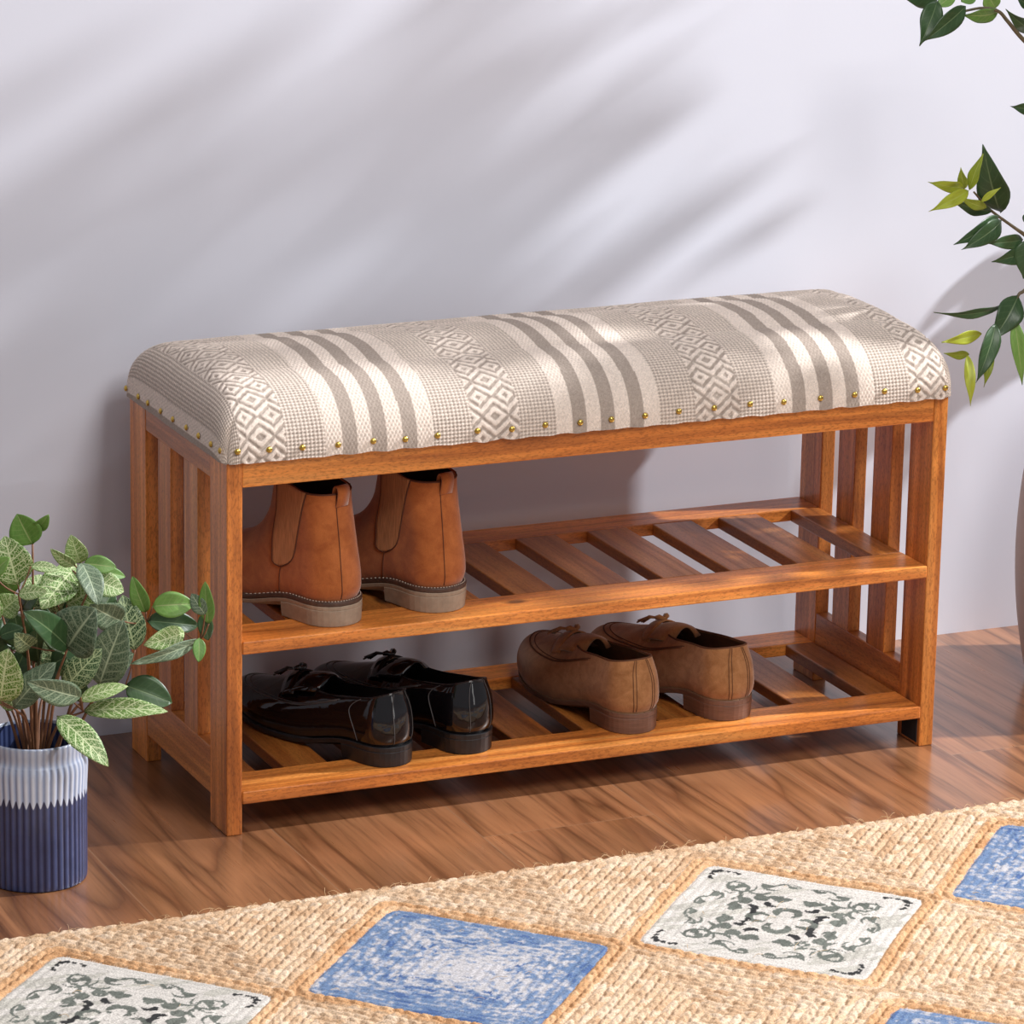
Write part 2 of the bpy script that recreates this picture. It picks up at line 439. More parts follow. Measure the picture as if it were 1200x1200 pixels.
# cushion: the cloth is draped over two crossed profiles
def profile(W, o=0.006, H=0.058, R=0.060, ex=2.2, crown=0.006, n=400):
    """arc-length table of half-open section from one edge to the other: returns s, pos, height"""
    t = np.linspace(0, PI/2, 60)
    cx = R*(1-np.cos(t)**(2/ex)); cz = (H-crown)*np.sin(t)**(2/ex)
    x1 = -o+cx; z1 = cz
    xm = np.linspace(x1[-1], W-x1[-1], 200)[1:-1]
    u = (xm-x1[-1])/(W-2*x1[-1])
    zm = (H-crown)+crown*np.sin(PI*u)**0.9
    x = np.r_[x1, xm, (W-x1)[::-1]]; z = np.r_[z1, zm, z1[::-1]]
    s = np.r_[0, np.cumsum(np.hypot(np.diff(x), np.diff(z)))]
    return s, x, z
def cushion():
    sx, X, ZX = profile(L, 0.0065, 0.087, 0.064, 2.7, 0.003)
    sy, Y, ZY = profile(D, 0.0075, 0.087, 0.100, 2.25, 0.010)
    st = 0.00125
    su = np.linspace(0, sx[-1], int(sx[-1]/st)); sv = np.linspace(0, sy[-1], int(sy[-1]/st))
    x = np.interp(su, sx, X); zx = np.interp(su, sx, ZX); y = np.interp(sv, sy, Y); zy = np.interp(sv, sy, ZY)
    GX, GY = np.meshgrid(x, y, indexing='ij')
    ax = zx/zx.max(); ay = zy/zy.max()
    H = 0.087
    pe = 2.6
    AZ = 1-np.clip(((1-ax[:, None])**pe+(1-ay[None, :])**pe)**(1/pe), 0, 1)
    # round the corners in plan
    rho = 0.020
    for X0, X1, Y0, Y1 in ((x[0], 1, y[0], 1), (x[-1], -1, y[0], 1), (x[0], 1, y[-1], -1), (x[-1], -1, y[-1], -1)):
        dx_ = np.clip(1-(GX-X0)*X1/rho, 0, 1); dy_ = np.clip(1-(GY-Y0)*Y1/rho, 0, 1)
        hyp = np.hypot(dx_, dy_)+1e-9; k_ = np.maximum(dx_, dy_)/hyp
        m_ = (dx_ > 0) & (dy_ > 0)
        GX = np.where(m_, X0+X1*rho*(1-dx_*k_), GX); GY = np.where(m_, Y0+Y1*rho*(1-dy_*k_), GY)
    GZ = 0.432+H*AZ
    # gentle hand-stuffed unevenness
    GZ = GZ+AZ*(0.0035*(fbm(GX*7+3, GY*7+1, 5)-0.5))
    # fabric coordinates: flat metric over the top centre, arc length down the sides
    U = (su-sx[-1]/2)[:, None]+L/2+0*GY
    V = (sv-sy[-1]/2)[None, :]+D/2+0*GX
    U = U+0.0035*(fbm(GX*6, GY*9, 9)-0.5)
    tau = np.array([.385, .315, .265]); cream = np.array([.86, .735, .635])
    # front edge positions fit the stripes
    P = 0.278
    p = np.mod(U-0.038+P/2, P)-P/2            # 0 at diamond-band centre
    q = np.abs(p)
    c1 = 0.0046; c2 = 0.0042
    du = np.cos(2*PI*U/c1); dv = np.cos(2*PI*V/c2)
    # dotted weave
    dots = sstep(-0.25, 0.55, 0.5*du+0.62*dv+0.15)
    h_d = 0.5*du+0.5*dv
    col_d = dots
    # cream band: plaited texture
    iv = np.floor(V/c2); br = np.cos(2*PI*(U/c1+0.5*(iv % 2)))*np.abs(np.sin(PI*V/c2))
    # diamonds
    hw = 0.0285
    a = np.abs(np.mod(V/0.047, 1)-.5)*2
    bq = q/hw
    ph = np.mod((a+bq)*2.1+.25, 1)
    ph2 = np.mod((1-a+bq)*2.1+.25, 1)
    dl = np.where(bq < .62, sstep(.38, .5, np.abs(ph-.5)*2), sstep(.42, .55, np.abs(ph2-.5)*2))
    h_q = (dl-.5)*1.2+0.35*np.cos(2*PI*U/0.0032)*np.cos(2*PI*V/0.0032)
    isd = q < hw
    lo = P/2-0.0645; # distance from diamond centre at which the cream field starts
    incream = q > lo
    r = P/2-q                                  # distance from the middle stripe
    stripe = (r < 0.0088) | ((r > 0.0265) & (r < 0.0440))
    wob = 0.0
    dl = np.clip(dl*.8+.1+(vnoise(U*260, V*260, 8)-.5)*.5, 0, 1)
    k = np.where(isd, dl, col_d*.9+.05)
    k = np.where(incream, np.where(stripe, 0.08, 0.93), k)
    h = np.where(isd, h_q, h_d); h = np.where(incream, br*np.where(stripe, .45, 0.9), h)
    edge = (U < 0.0105) & (p < 0)
    # left end is a plain ribbed weave running along the depth
    C = tau[None, None, :]*(1-k[..., None])+cream[None, None, :]*k[..., None]
    C = C*(0.86+0.26*vnoise(U*700, V*700, 3))[..., None]
    fade = np.clip(AZ*9, 0, 1)
    # displace along the surface normal
    dxu = np.gradient(GX, axis=0); dzu = np.gradient(GZ, axis=0); dyv = np.gradient(GY, axis=1); dzv = np.gradient(GZ, axis=1)
    N = np.stack([-dzu*dyv, -dxu*dzv, dxu*dyv], -1); N /= np.linalg.norm(N, axis=-1, keepdims=True)+1e-12
    amp = 0.0008
    fz = np.stack([GX, GY, GZ], -1)+N*(h*amp)[..., None]
    # ragged folded hem just above the rail
    low = np.clip(1-AZ*14, 0, 1)
    fz[..., 2] += low*0.0020*np.sin(2*PI*U/0.039)*1.0*(fbm(U*40, V*40, 2)-.2)
    nu, nv = GX.shape
    cu = mk('seat_cushion', fz.reshape(-1, 3), grid_faces(nu, nv), M['fabric'], bench, True,
            {'pattern': ('FLOAT_COLOR', np.concatenate([C, np.ones(C.shape[:2]+(1,))], -1).reshape(-1, 4))})
    cu['label'] = 'padded seat in woven cream and grey cotton'
    return cu
cush = cushion()
b = Boards(); b.add(0.002, L-.002, 0.002, D-.002, 0.4318, 0.4335, 'x'); b.build('seat_board', bench, 0.0003)

def nail_mesh():
    V = []; F = []; n = 14
    rings = [(0.0036, 0.0), (0.0035, 0.0007), (0.0028, 0.0015), (0.0017, 0.0021), (0.0007, 0.0023)]
    for r, z in rings:
        for k in range(n): V.append((r*math.cos(2*PI*k/n), r*math.sin(2*PI*k/n), z))
    for i in range(len(rings)-1):
        for k in range(n): F.append((i*n+k, i*n+(k+1) % n, (i+1)*n+(k+1) % n, (i+1)*n+k))
    F.append(tuple((len(rings)-1)*n+k for k in range(n)))
    return V, F
nv_, nf_ = nail_mesh()
nail0 = None
NAILS_F = [(0.0094, 0.4466), (0.0462, 0.4457), (0.0852, 0.4446), (0.1271, 0.4440), (0.1687, 0.4444), (0.2069, 0.4432), (0.2457, 0.444), (0.2939, 0.4451), (0.3359, 0.4435), (0.3769, 0.4447), (0.4201, 0.4438), (0.4588, 0.444), (0.501, 0.4448), (0.5435, 0.4461), (0.5884, 0.4463), (0.6342, 0.4469), (0.6777, 0.4457), (0.7253, 0.4462), (0.7699, 0.4465), (0.8091, 0.4473), (0.8533, 0.4451), (0.8903, 0.4446)]
NAILS_S = [(0.3192, 0.442), (0.276, 0.4424), (0.2423, 0.4429), (0.1981, 0.4440), (0.1567, 0.4445), (0.1117, 0.446), (0.0716, 0.4465), (0.0313, 0.4468), (0.002, 0.4468)]
def put_nail(loc, rot):
    global nail0
    if nail0 is None:
        nail0 = mk('brass_nail', nv_, nf_, M['brass'], cush); o = nail0
    else:
        o = nail0.copy(); col.objects.link(o); o.parent = cush
    o.location = loc; o.rotation_euler = rot
for x, z in NAILS_F: put_nail((x, -0.0080, z), (PI/2*0.95, 0, 0))
for y, z in NAILS_S: put_nail((-0.0072, y, z), (0, -PI/2*0.95, 0))
# ---------------------------------------------------------------- shoes
NTH = 72
def shoe_base(x, ts, hz, Ls, toe=0.008):
    """height of the top of the sole above the ground along the shoe"""
    d = sstep(0.055, 0.155, x)
    b = (ts+hz)*(1-d)+(ts+0.001)*d
    return b+toe*np.clip((x-0.72*Ls)/(0.28*Ls), 0, 1)**2
class Shoe:
    def __init__(s, rings, Ls, hz, ts, bend, m):
        s.R = np.array(rings, float)             # xb xf w1 w2 zb zs zf q
        s.Ls, s.hz, s.ts, s.bend, s.m = Ls, hz, ts, bend, m
        n = len(s.R)
        t = np.linspace(0, 1, n); s.tab = crom(s.R, 24); s.tt = np.linspace(0, 1, len(s.tab))
    def spec(s, v): return np.array([np.interp(v, s.tt, s.tab[:, k]) for k in range(8)])
    def S(s, th, v, off=0.0):
        xb, xf, w1, w2, zb, zs, zf, q = s.spec(v)
        c = np.cos(th); si = np.sin(th); u = (1-c)/2
        x = (xb-off)+(xf-xb+2*off)*u
        Lr = xf-xb+2*off; d = u*Lr
        w = w1+(w2-w1)*sstep(.2, .72, u)+off
        rh = min(w1+off, Lr*.45)*1.02; Tl = min(.105, Lr*.5)
        hc = np.sqrt(np.clip(1-np.clip(1-d/rh, 0, 1)**2.15, 0, 1)); tc = np.clip(1-np.clip(1-(Lr-d)/Tl, 0, 1)**2.1, 0, 1)**.5
        y = w*np.sign(si)*hc*tc
        y = y-s.m*s.bend*(np.clip(x, 0, 1)/s.Ls)**2*1.0+s.m*s.bend*0.35
        # outer side fuller at the ball
        y = y+s.m*0.0025*np.exp(-((x-.62*s.Ls)/.05)**2)*(np.sign(si) == s.m)
        l0 = 2*(u-.5)*(u-1); l1 = 4*u*(1-u); l2 = 2*u*(u-.5)
        z = zb*l0+zs*l1+zf*l2+shoe_base(x, s.ts, s.hz, s.Ls)
        return np.array([x, y, z])
    def surf(s, v0, v1, nvv, off=0.0, th0=0, th1=2*PI, n=NTH, closed=True):
        V = []
        ths = np.linspace(th0, th1, n, endpoint=not closed)
        for v in np.linspace(v0, v1, nvv):
            for th in ths: V.append(s.S(th, v, off))
        F = []
        m = n if closed else n-1
        for i in range(nvv-1):
            for k in range(m):
                F.append((i*n+k, i*n+(k+1) % n, (i+1)*n+(k+1) % n, (i+1)*n+k))
        return V, F

def flat_outline(sh, grow, x_max=None, n=NTH):
    xb, xf, w1, w2, zb, zs, zf, q = sh.spec(0)
    out = []
    for k in range(n):
        p = sh.S(2*PI*k/n, 0.0, grow)
        out.append((p[0], p[1]))
    return out

def prism(loop_bot, loop_top):
    n = len(loop_bot)
    V = [tuple(p) for p in loop_bot]+[tuple(p) for p in loop_top]
    F = [tuple(range(n))[::-1], tuple(range(n, 2*n))]
    for k in range(n): F.append((k, (k+1) % n, n+(k+1) % n, n+k))
    return V, F

def line_on(sh, pts, r, off=0.0004, n=14):
    """thin raised seam through (theta, v) points on the upper"""
    c = crom(pts, n)
    return tube([sh.S(a, b, off) for a, b in c], r, 6)

def build_shoe(kind, name, label, loc, deg, m, group):
    root = thing(name, label, {'boot': 'boot'}.get(kind, 'shoe'), loc, math.radians(deg), group)
    if kind == 'boot':
        Ls, hz, ts = 0.285, 0.019, 0.010
        rings = [(.004, .281, .0325, .046, 0, 0, 0, .82), (.000, .285, .0345, .049, .010, .010, .010, .80), (.000, .280, .0345, .049, .024, .022, .024, .80),
                 (.002, .258, .0335, .046, .040, .034, .038, .84), (.005, .212, .0325, .040, .056, .048, .052, .90), (.009, .162, .0325, .036, .074, .070, .070, .95),
                 (.013, .134, .0330, .033, .092, .090, .094, .95), (.016, .124, .0330, .033, .108, .110, .122, .95), (.017, .119, .0335, .033, .121, .127, .148, .95)]
        mats = (M['rust_suede'], M['crepe'], M['lining_dark'], M['rust_dark'])
    elif kind == 'patent':
        Ls, hz, ts = 0.295, 0.018, 0.006
        rings = [(.004, .291, .0300, .040, 0, 0, 0, .84), (.000, .295, .0325, .043, .010, .010, .008, .82), (.000, .290, .0325, .043, .024, .020, .019, .82),
                 (.002, .272, .0310, .040, .038, .031, .031, .86), (.005, .228, .0290, .036, .049, .039, .045, .92), (.008, .182, .0270, .030, .057, .045, .058, .95), (.009, .152, .0255, .026, .062, .048, .066, .95)]
        mats = (M['patent'], M['black_sole'], M['lining_dark'], M['black_thread'])
    else:
        Ls, hz, ts = 0.285, 0.019, 0.006
        rings = [(.004, .281, .0315, .045, 0, 0, 0, .84), (.000, .285, .0345, .049, .010, .010, .010, .80), (.000, .280, .0350, .049, .024, .022, .026, .80),
                 (.002, .260, .0330, .045, .039, .035, .041, .84), (.006, .216, .0310, .038, .050, .046, .054, .90), (.009, .172, .0290, .032, .058, .053, .065, .95), (.011, .144, .0275, .028, .063, .057, .072, .95)]
        mats = (M['tan_suede'], M['brown_sole'], M['lining_tan'], M['tan_dark'])
    sh = Shoe(rings, Ls, hz, ts, 0.022, m)
    # upper, turned in at the collar
    V, F = sh.surf(0, 1, 34)
    n = NTH
    base = len(V)
    for k in range(n): V.append(sh.S(2*PI*k/n, 1.0, -0.0012)+np.array([0, 0, .0006]))
    for k in range(n): V.append(sh.S(2*PI*k/n, 1.0, -0.0028)+np.array([0, 0, -.0006]))
    for j in (0, 1):
        s0 = (33+j)*n; s1 = s0+n
        for k in range(n): F.append((s0+k, s0+(k+1) % n, s1+(k+1) % n, s1+k))
    mk('upper', V, F, mats[0], root)
    # lining and insole
    V = []; F = []
    vs = np.linspace(1.0, 0.06, 20)
    for v in vs:
        for k in range(n): V.append(sh.S(2*PI*k/n, v, -0.0030))
    for i in range(len(vs)-1):
        for k in range(n): F.append((i*n+k, (i+1)*n+k, (i+1)*n+(k+1) % n, i*n+(k+1) % n))
    F.append(tuple((len(vs)-1)*n+k for k in range(n)))
    mk('lining', V, F, mats[2], root)
    # sole
    gw = {'boot': .0050, 'patent': .0030, 'suede': .0022}[kind]
    ol = flat_outline(sh, gw)
    top = [(x, y, shoe_base(x, ts, hz, Ls)) for x, y in ol]
    bot = [(x*0.998, y*0.985, max(0.0, shoe_base(x, ts, hz, Ls)-ts)) for x, y in ol]
    V, F = prism(bot, top)
    solem = mats[1] if kind != 'boot' else M['crepe']
    if kind == 'boot':
        wl_b = [(x, y, z-0.0050) for x, y, z in top]
        V, F = prism(bot, wl_b)
        so = bevel(mk('sole', V, F, solem, root, smooth=False), .0010)
        V, F = prism([(x, y, z) for (x, y, z) in wl_b], [(x, y, z+.0004) for (x, y, z) in top])
        we = mk('welt', V, F, M['welt'], root, smooth=False); bevel(we, .0012); we['label'] = 'dark brown welt with pale stitching'
        # stitch dashes along the welt
        ot = flat_outline(sh, .0030, n=260)
        segs = []
        for k in range(0, 260, 2):
            (x0, y0), (x1, y1) = ot[k], ot[(k+1) % 260]
            z0 = shoe_base(x0, ts, hz, Ls)+.0007; z1 = shoe_base(x1, ts, hz, Ls)+.0007
            segs.append(tube([(x0, y0, z0), (x1, y1, z1)], .00055, 5))
        V, F = merge(segs); mk('stitching', V, F, M['thread'], we)
    else:
        so = bevel(mk('sole', V, F, solem, root, smooth=False), .0008)
        if kind == 'suede':
            ot = flat_outline(sh, .0014, n=100)
            V, F = tube([(x, y, shoe_base(x, ts, hz, Ls)+.0003) for x, y in ot]+[(ot[0][0], ot[0][1], shoe_base(ot[0][0], ts, hz, Ls)+.0003)], .0007, 6)
            mk('edge_seam', V, F, M['lining_tan'], so)
    # heel block
    xh = {'boot': .078, 'patent': .072, 'suede': .070}[kind]
    hl = [(x, y) for x, y in ol if x < xh-0.002]
    # order so that the loop starts at the breast on one side
    half = [p for p in ol]
    a = [p for p in half[:n//2] if p[0] < xh]; c = [p for p in half[n//2:] if p[0] < xh]
    loop = c+a                                                     # from inner breast round the back to outer breast
    def cut(p, q):
        f = (xh-p[0])/(q[0]-p[0]); return (xh, p[1]+(q[1]-p[1])*f)
    ia = len(a); ic = n-len(c)
    loop = [cut(ol[ic], ol[ic-1])]+loop+[cut(ol[ia-1], ol[ia])]
    tz = lambda x: float(shoe_base(x, ts, hz, Ls))-ts+0.0003
    V, F = prism([(x*.985+.0006, y*.96, 0) for x, y in loop], [(x, y, tz(x)) for x, y in loop])
    hb = bevel(mk('heel', V, F, solem, root, smooth=False), .0010)
    if kind == 'patent':
        V, F = prism([(x-.0003 if x < .03 else x, y*1.006, tz(x)-.0016) for x, y in loop], [(x-.0003 if x < .03 else x, y*1.006, tz(x)-.0006) for x, y in loop])
    # seams
    seams = []
    if kind == 'boot':
        # elastic gores on both sides
        for sd in (1, -1):
            V = []; F = []; gn = 14; gm = 22
            def th_at(x, v):
                sp_ = sh.spec(v); return sd*math.acos(1-2*min(.97, max(.03, (x-sp_[0])/(sp_[1]-sp_[0]))))
            for i in range(gm):
                f = i/(gm-1); v = 0.34+(1.0-0.34)*f
                xc = .080-.014*f; hw = .0145+.0120*f**.8
                if f < .16: hw *= math.sqrt(max(0.04, 1-(1-f/.16)**2))
                for k in range(gn):
                    V.append(sh.S(th_at(xc+(k/(gn-1)*2-1)*hw, v), v, 0.0007))
            for i in range(gm-1):
                for k in range(gn-1): F.append((i*gn+k, i*gn+k+1, (i+1)*gn+k+1, (i+1)*gn+k))
            g = mk('elastic_gore', V, F, M['elastic'], root); g['label'] = 'ribbed brown elastic side panel'
            sm = g.modifiers.new('thick', 'SOLIDIFY'); sm.thickness = .0006; sm.offset = 0
            edge = [V[(gm-1)*gn]]+[V[i*gn] for i in range(gm-1, -1, -1)]+[V[i] for i in range(gn)]+[V[i*gn+gn-1] for i in range(gm)]
            V2, F2 = tube(edge, .0008, 6)
            mk('stitching', V2, F2, mats[3], g)
            # seam from gore to sole
            seams.append(line_on(sh, [(th_at(.080, .34), .34), (th_at(.082, .2), .2), (th_at(.084, .02), .02)], .0006))
        seams.append(line_on(sh, [(.16, .99), (.18, .7), (.17, .4), (.15, .04)], .0005))
        for V, F in seams: mk('seam', V, F, mats[3], root)
        # collar piping and pull tab
        V, F = tube([sh.S(2*PI*k/60, .995, -.0008) for k in range(61)], .0013, 6, cap=False); mk('collar_trim', V, F, M['rust_dark'], root)
        p = sh.S(0, 1.0, 0)
        pts = [(p[0]-.0010, -.0, p[2]-.015), (p[0]-.0030, 0, p[2]-.008), (p[0]-.0044, 0, p[2]+.003), (p[0]-.001, 0, p[2]+.009), (p[0]+.0042, 0, p[2]+.004), (p[0]+.0048, 0, p[2]-.012)]
        c = crom(pts, 6); V = []; F = []
        yy = p[1]
        for q in c:
            for s_ in (-.0085, .0085): V.append((q[0], yy+s_, q[2]))
        for i in range(len(c)-1): F.append((2*i, 2*i+1, 2*i+3, 2*i+2))
        o = mk('pull_tab', V, F, M['rust_suede'], root); sm = o.modifiers.new('thick', 'SOLIDIFY'); sm.thickness = .0016; sm.offset = 0
    else:
        # back strip: two parallel stitched rows
        for th in (.20, -.20) if kind == 'patent' else (.14, .19, -.14, -.19):
            seams.append(line_on(sh, [(th*1.0, .985), (th*1.15, .6), (th, .04)], .00042))
        # apron seam over the vamp
        ap = []
        for k in range(13):
            f = k/12; a = PI+(f*2-1)*1.75
            ap.append((a, 0.50+0.30*abs(f*2-1)**2.0))
        seams.append(line_on(sh, ap, .0011 if kind == 'suede' else .0008, n=6))
        seams.append(line_on(sh, [(a, v+.045) for a, v in ap], .0006, n=6))
        if kind == 'patent':
            for sd in (1, -1):
                seams.append(line_on(sh, [(sd*1.05, .97), (sd*1.0, .6), (sd*.86, .25), (sd*.80, .03)], .0005))
        for V, F in seams: mk('seam', V, F, mats[3] if kind == 'patent' else M['tan_dark'], root)
        V, F = tube([sh.S(2*PI*k/72, 1.0, -.0010)+np.array([0, 0, .0003]) for k in range(73)], .0013, 6, cap=False)
        mk('collar_trim', V, F, mats[0] if kind == 'patent' else M['tan_dark'], root)
        # tongue rising above the throat
        V = []; F = []; nu_, nw_ = 12, 13
        xb, xf, w1, w2, zb, zs, zf, q = sh.spec(1.0)
        yc = sh.S(PI, 1.0, 0)[1]
        bz = float(shoe_base(xf, ts, hz, Ls))+zf
        for i in range(nu_):
            f = i/(nu_-1)
            x = xf+.030-.062*f
            z = bz-.008+.016*f+.004*math.sin(f*PI)
            wv = .024+.006*math.sin(f*PI*.8)
            if f > .8: wv *= math.sqrt(max(.15, 1-((f-.8)/.2)**2*.7))
            for k in range(nw_):
                g = k/(nw_-1)*2-1
                V.append((x, yc+g*wv, z-.016*g*g-(.0 if f < .9 else .001)))
        for i in range(nu_-1):
            for k in range(nw_-1): F.append((i*nw_+k, i*nw_+k+1, (i+1)*nw_+k+1, (i+1)*nw_+k))
        o = mk('tongue', V, F, mats[0], root); sm = o.modifiers.new('thick', 'SOLIDIFY'); sm.thickness = .0018; sm.offset = -1
        # saddle strap and tassels
        V = []; F = []
        cc = 17
        for i in range(4):
            for k in range(cc):
                g = k/(cc-1)*2-1
                V.append((xf+.012+.007*i-.010*g*g, yc+g*.030, bz-.0005-.0022*i+.003*(1-abs(g))-.017*g*g+(.0010 if i in (1, 2) else 0)))
        for i in range(3):
            for k in range(cc-1): F.append((i*cc+k, i*cc+k+1, (i+1)*cc+k+1, (i+1)*cc+k))
        o = mk('strap', V, F, mats[0], root); sm = o.modifiers.new('thick', 'SOLIDIFY'); sm.thickness = .0022; sm.offset = 0
        for sd in (1, -1):
            parts = []
            r_ = random.Random(5+sd)
            kx, ky, kz = xf+.018, yc+sd*.005, bz+.0035
            parts.append(tube([(kx-.004, yc, kz), (kx+.001, ky, kz+.002), (kx+.004, ky+sd*.004, kz+.0005)], [.0022, .0034, .0024], 8))
            for j in range(11):
                a = r_.uniform(-.5, .5); ln = r_.uniform(.020, .026)
                ex, ey = kx+.004+ln*math.cos(a)*.9, ky+sd*(.005+ln*.35)+ln*.35*math.sin(a)
                parts.append(tube([(kx+.003, ky+sd*.003, kz+.001), ((kx+ex)/2, (ky+ey)/2, kz-.001+r_.uniform(0, .002)), (ex, ey, kz-.010+r_.uniform(0, .003))], [.0014, .0012, .0010], 5))
            V, F = merge(parts); mk('tassel', V, F, mats[0], root)
    return root

# the heels stand on the front board, toes point to the back left
ZM, ZL = 0.2264, 0.0512
build_shoe('boot', 'ankle_boot', 'rust suede ankle boot on the middle shelf, nearest the left side panel', (0.1600, 0.019, ZM), 90+20, 1, None)
build_shoe('boot', 'ankle_boot', 'rust suede ankle boot on the middle shelf, the right-hand one of the pair', (0.2740, 0.023, ZM), 90+15, -1, None)
build_shoe('patent', 'slip_on_shoe', 'glossy black patent leather shoe on the bottom shelf, nearest the left side panel', (0.2290, 0.021, ZL), 90+24, 1, None)
build_shoe('patent', 'slip_on_shoe', 'glossy black patent leather shoe on the bottom shelf, beside the brown suede loafers', (0.3130, 0.024, ZL), 90+14, -1, None)
build_shoe('suede', 'suede_loafer', 'brown suede loafer on the bottom shelf, next to the black patent shoes', (0.5340, 0.024, ZL), 90+8, 1, None)
build_shoe('suede', 'suede_loafer', 'brown suede loafer on the bottom shelf, nearest the right end of the bench', (0.6450, 0.026, ZL), 90+7, -1, None)
# ---------------------------------------------------------------- rug
def rug():
    st = 0.0017
    x = np.arange(-0.62, 1.30, st); y = np.arange(-0.2345, -1.0, -st)
    X, Y = np.meshgrid(x, y, indexing='ij')
    yt = Y[:, :1]*0
    ax_, by_ = 0.3725, 0.435
    cx0, cy0 = 0.452, -0.477
    hx, hy = 0.172, 0.183
    # gentle hand-made unevenness of the layout
    Xw = X+0.004*(fbm(X*9, Y*9, 11)-.5)*2; Yw = Y+0.004*(fbm(X*9+5, Y*9, 12)-.5)*2
    ci = np.round((Xw-cx0)/ax_); cj = np.round((Yw-cy0)/by_)
    best = np.full(X.shape, 1e9); bi = np.zeros(X.shape, int); bj = np.zeros(X.shape, int); bdx = np.zeros(X.shape); bdy = np.zeros(X.shape)
    for di in (-1, 0, 1):
        for dj in (-1, 0, 1):
            i = ci+di; j = cj+dj
            dx = Xw-cx0-i*ax_; dy = Yw-cy0-j*by_
            d = (np.abs(dx/hx+dy/hy)**18+np.abs(dx/hx-dy/hy)**18)**(1/18)
            d = np.where(j > 0.5, 9, d)
            m = d < best
            best = np.where(m, d, best); bi = np.where(m, i, bi); bj = np.where(m, j, bj); bdx = np.where(m, dx, bdx); bdy = np.where(m, dy, bdy)
    sc_ = 0.1253
    r = (best-1)*sc_                                        # metres from the edge of the nearest patch
    A = bdx/hx+bdy/hy; B = bdx/hx-bdy/hy
    sx = np.sign(bdx); sy = np.sign(bdy)
    t = (bdx*sx/hx-bdy*sy/hy)*sc_*1.02
    inside = r < 0
    # jute braids
    wd = 0.0104
    eb = -0.2345-Y                                       # distance from the rug edge
    border = eb < 2*0.0100
    r = r+np.where(r > .006, .0030*(fbm(X*38, Y*38, 25)-.5), 0)
    rr = np.where(border, (eb+.0016*(fbm(X*30, Y*0, 26)-.5))/0.0100, r/wd)
    tt = np.where(border, X, t)
    k = np.floor(rr); f = rr-k-.5
    lp = np.where(border, 0.0170, 0.0150)
    jit = 1.0*(fbm(X*45, Y*45, 21)-.5)
    ph = tt/lp+k*0.5+np.abs(f)*1.15*np.where(k % 2 < 1, 1, -1)+jit
    strand = np.abs(np.sin(PI*ph))**0.55
    prof = np.sqrt(np.clip(1-(2*f)**2*0.92, 0, 1))
    hj = 0.0050*prof*(0.30+0.70*strand)+.0012*(vnoise(X*330, Y*330, 33)-.5)
    idn = hsh(k*131+np.floor(ph)*17+np.where(border, 7, 0)+bi*37+bj*91, 3)
    fib = vnoise(X*900+f*40, Y*900, 31)
    c0 = np.array([.62, .43, .275]); c1 = np.array([.44, .255, .135]); c2 = np.array([.73, .575, .43])
    tone = fbm(X*14, Y*14, 41)
    mixv = np.clip(0.62*idn+0.42*tone+0.35*(fib-.5), 0, 1)[..., None]
    cj_ = np.where(mixv < .5, c1+(c0-c1)*(mixv*2), c0+(c2-c0)*(mixv*2-1))
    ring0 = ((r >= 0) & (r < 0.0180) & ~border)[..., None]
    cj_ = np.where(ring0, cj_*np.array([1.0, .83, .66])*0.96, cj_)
    # fabric patches: coil-stitched ridges
    m8 = np.maximum(np.abs(A), np.abs(B))
    rid = np.abs(np.sin(PI*m8*13))
    hf = 0.0021+0.0009*rid**0.7+0.0004*(vnoise(X*700, Y*700, 5)-.5)
    # printed scrolls on the pale patches
    def drop(cx, cy, ang, ln, w, curl=0.0):
        out = np.zeros(X.shape, bool)
        for s1 in (1, -1):
            for s2 in (1, -1):
                for sw in (0, 1):
                    a_ = (A if sw == 0 else B)*s1; b_ = (B if sw == 0 else A)*s2
                    u = (a_-cx)*math.cos(ang)+(b_-cy)*math.sin(ang); v = -(a_-cx)*math.sin(ang)+(b_-cy)*math.cos(ang)
                    q = np.clip(u/ln, 0, 1); v2 = v-curl*(q-.5)**2*ln*4
                    out |= (u > 0) & (u < ln) & (np.abs(v2) < 1.35*w*np.sin(PI*q**0.7)**.8)
        return out
    g = np.zeros(X.shape, bool); d_ = np.zeros(X.shape, bool)
    def arc(cx, cy, R_, a0, a1, w, swap=True):
        out = np.zeros(X.shape, bool)
        for s1 in (1, -1):
            for s2 in (1, -1):
                for sw in ((0, 1) if swap else (0,)):
                    a_ = (A if sw == 0 else B)*s1; b_ = (B if sw == 0 else A)*s2
                    th = np.arctan2(b_-cy, a_-cx); th = np.mod(th-a0, 2*PI); q = th/(a1-a0)
                    out |= (q < 1) & (np.abs(np.hypot(a_-cx, b_-cy)-R_) < w*np.sin(PI*np.clip(q, 0, 1)**.75)**.7)
        return out
    for a in ((.17, .0, .095, -2.5, 2.5, .042, False), (.0, .20, .090, -.9, 4.0, .036, False), (.62, .56, .13, .6, 5.4, .020, True), (.14, .66, .17, .2, 2.3, .016, True),
              (.40, .62, .12, 3.4, 6.0, .022, True), (.74, .30, .10, 1.4, 4.2, .018, True)):
        g |= arc(*a)
    for a in ((.26, .38, .70, .17, .052, 0.1), (.60, .53, 1.0, .09, .04, 0), (.06, .44, .15, .17, .045, .3), (.46, .12, 1.1, .15, .045, .3), (.28, .70, .2, .16, .030, .3), (.06, .76, .1, .14, .026, .3)):
        g |= drop(*a)
    d_ |= arc(.34, .17, .055, 1.0, 4.2, .034, True)
    d_ |= arc(.10, .33, .05, 3.6, 6.6, .030, False)
    for a in ((.86, .84, .4, .07, .026, 0), (.80, .88, 2.2, .05, .022, 0), (.88, .66, 1.5, .05, .020, 0), (.70, .90, .1, .05, .014, 0)):
        d_ |= drop(*a)
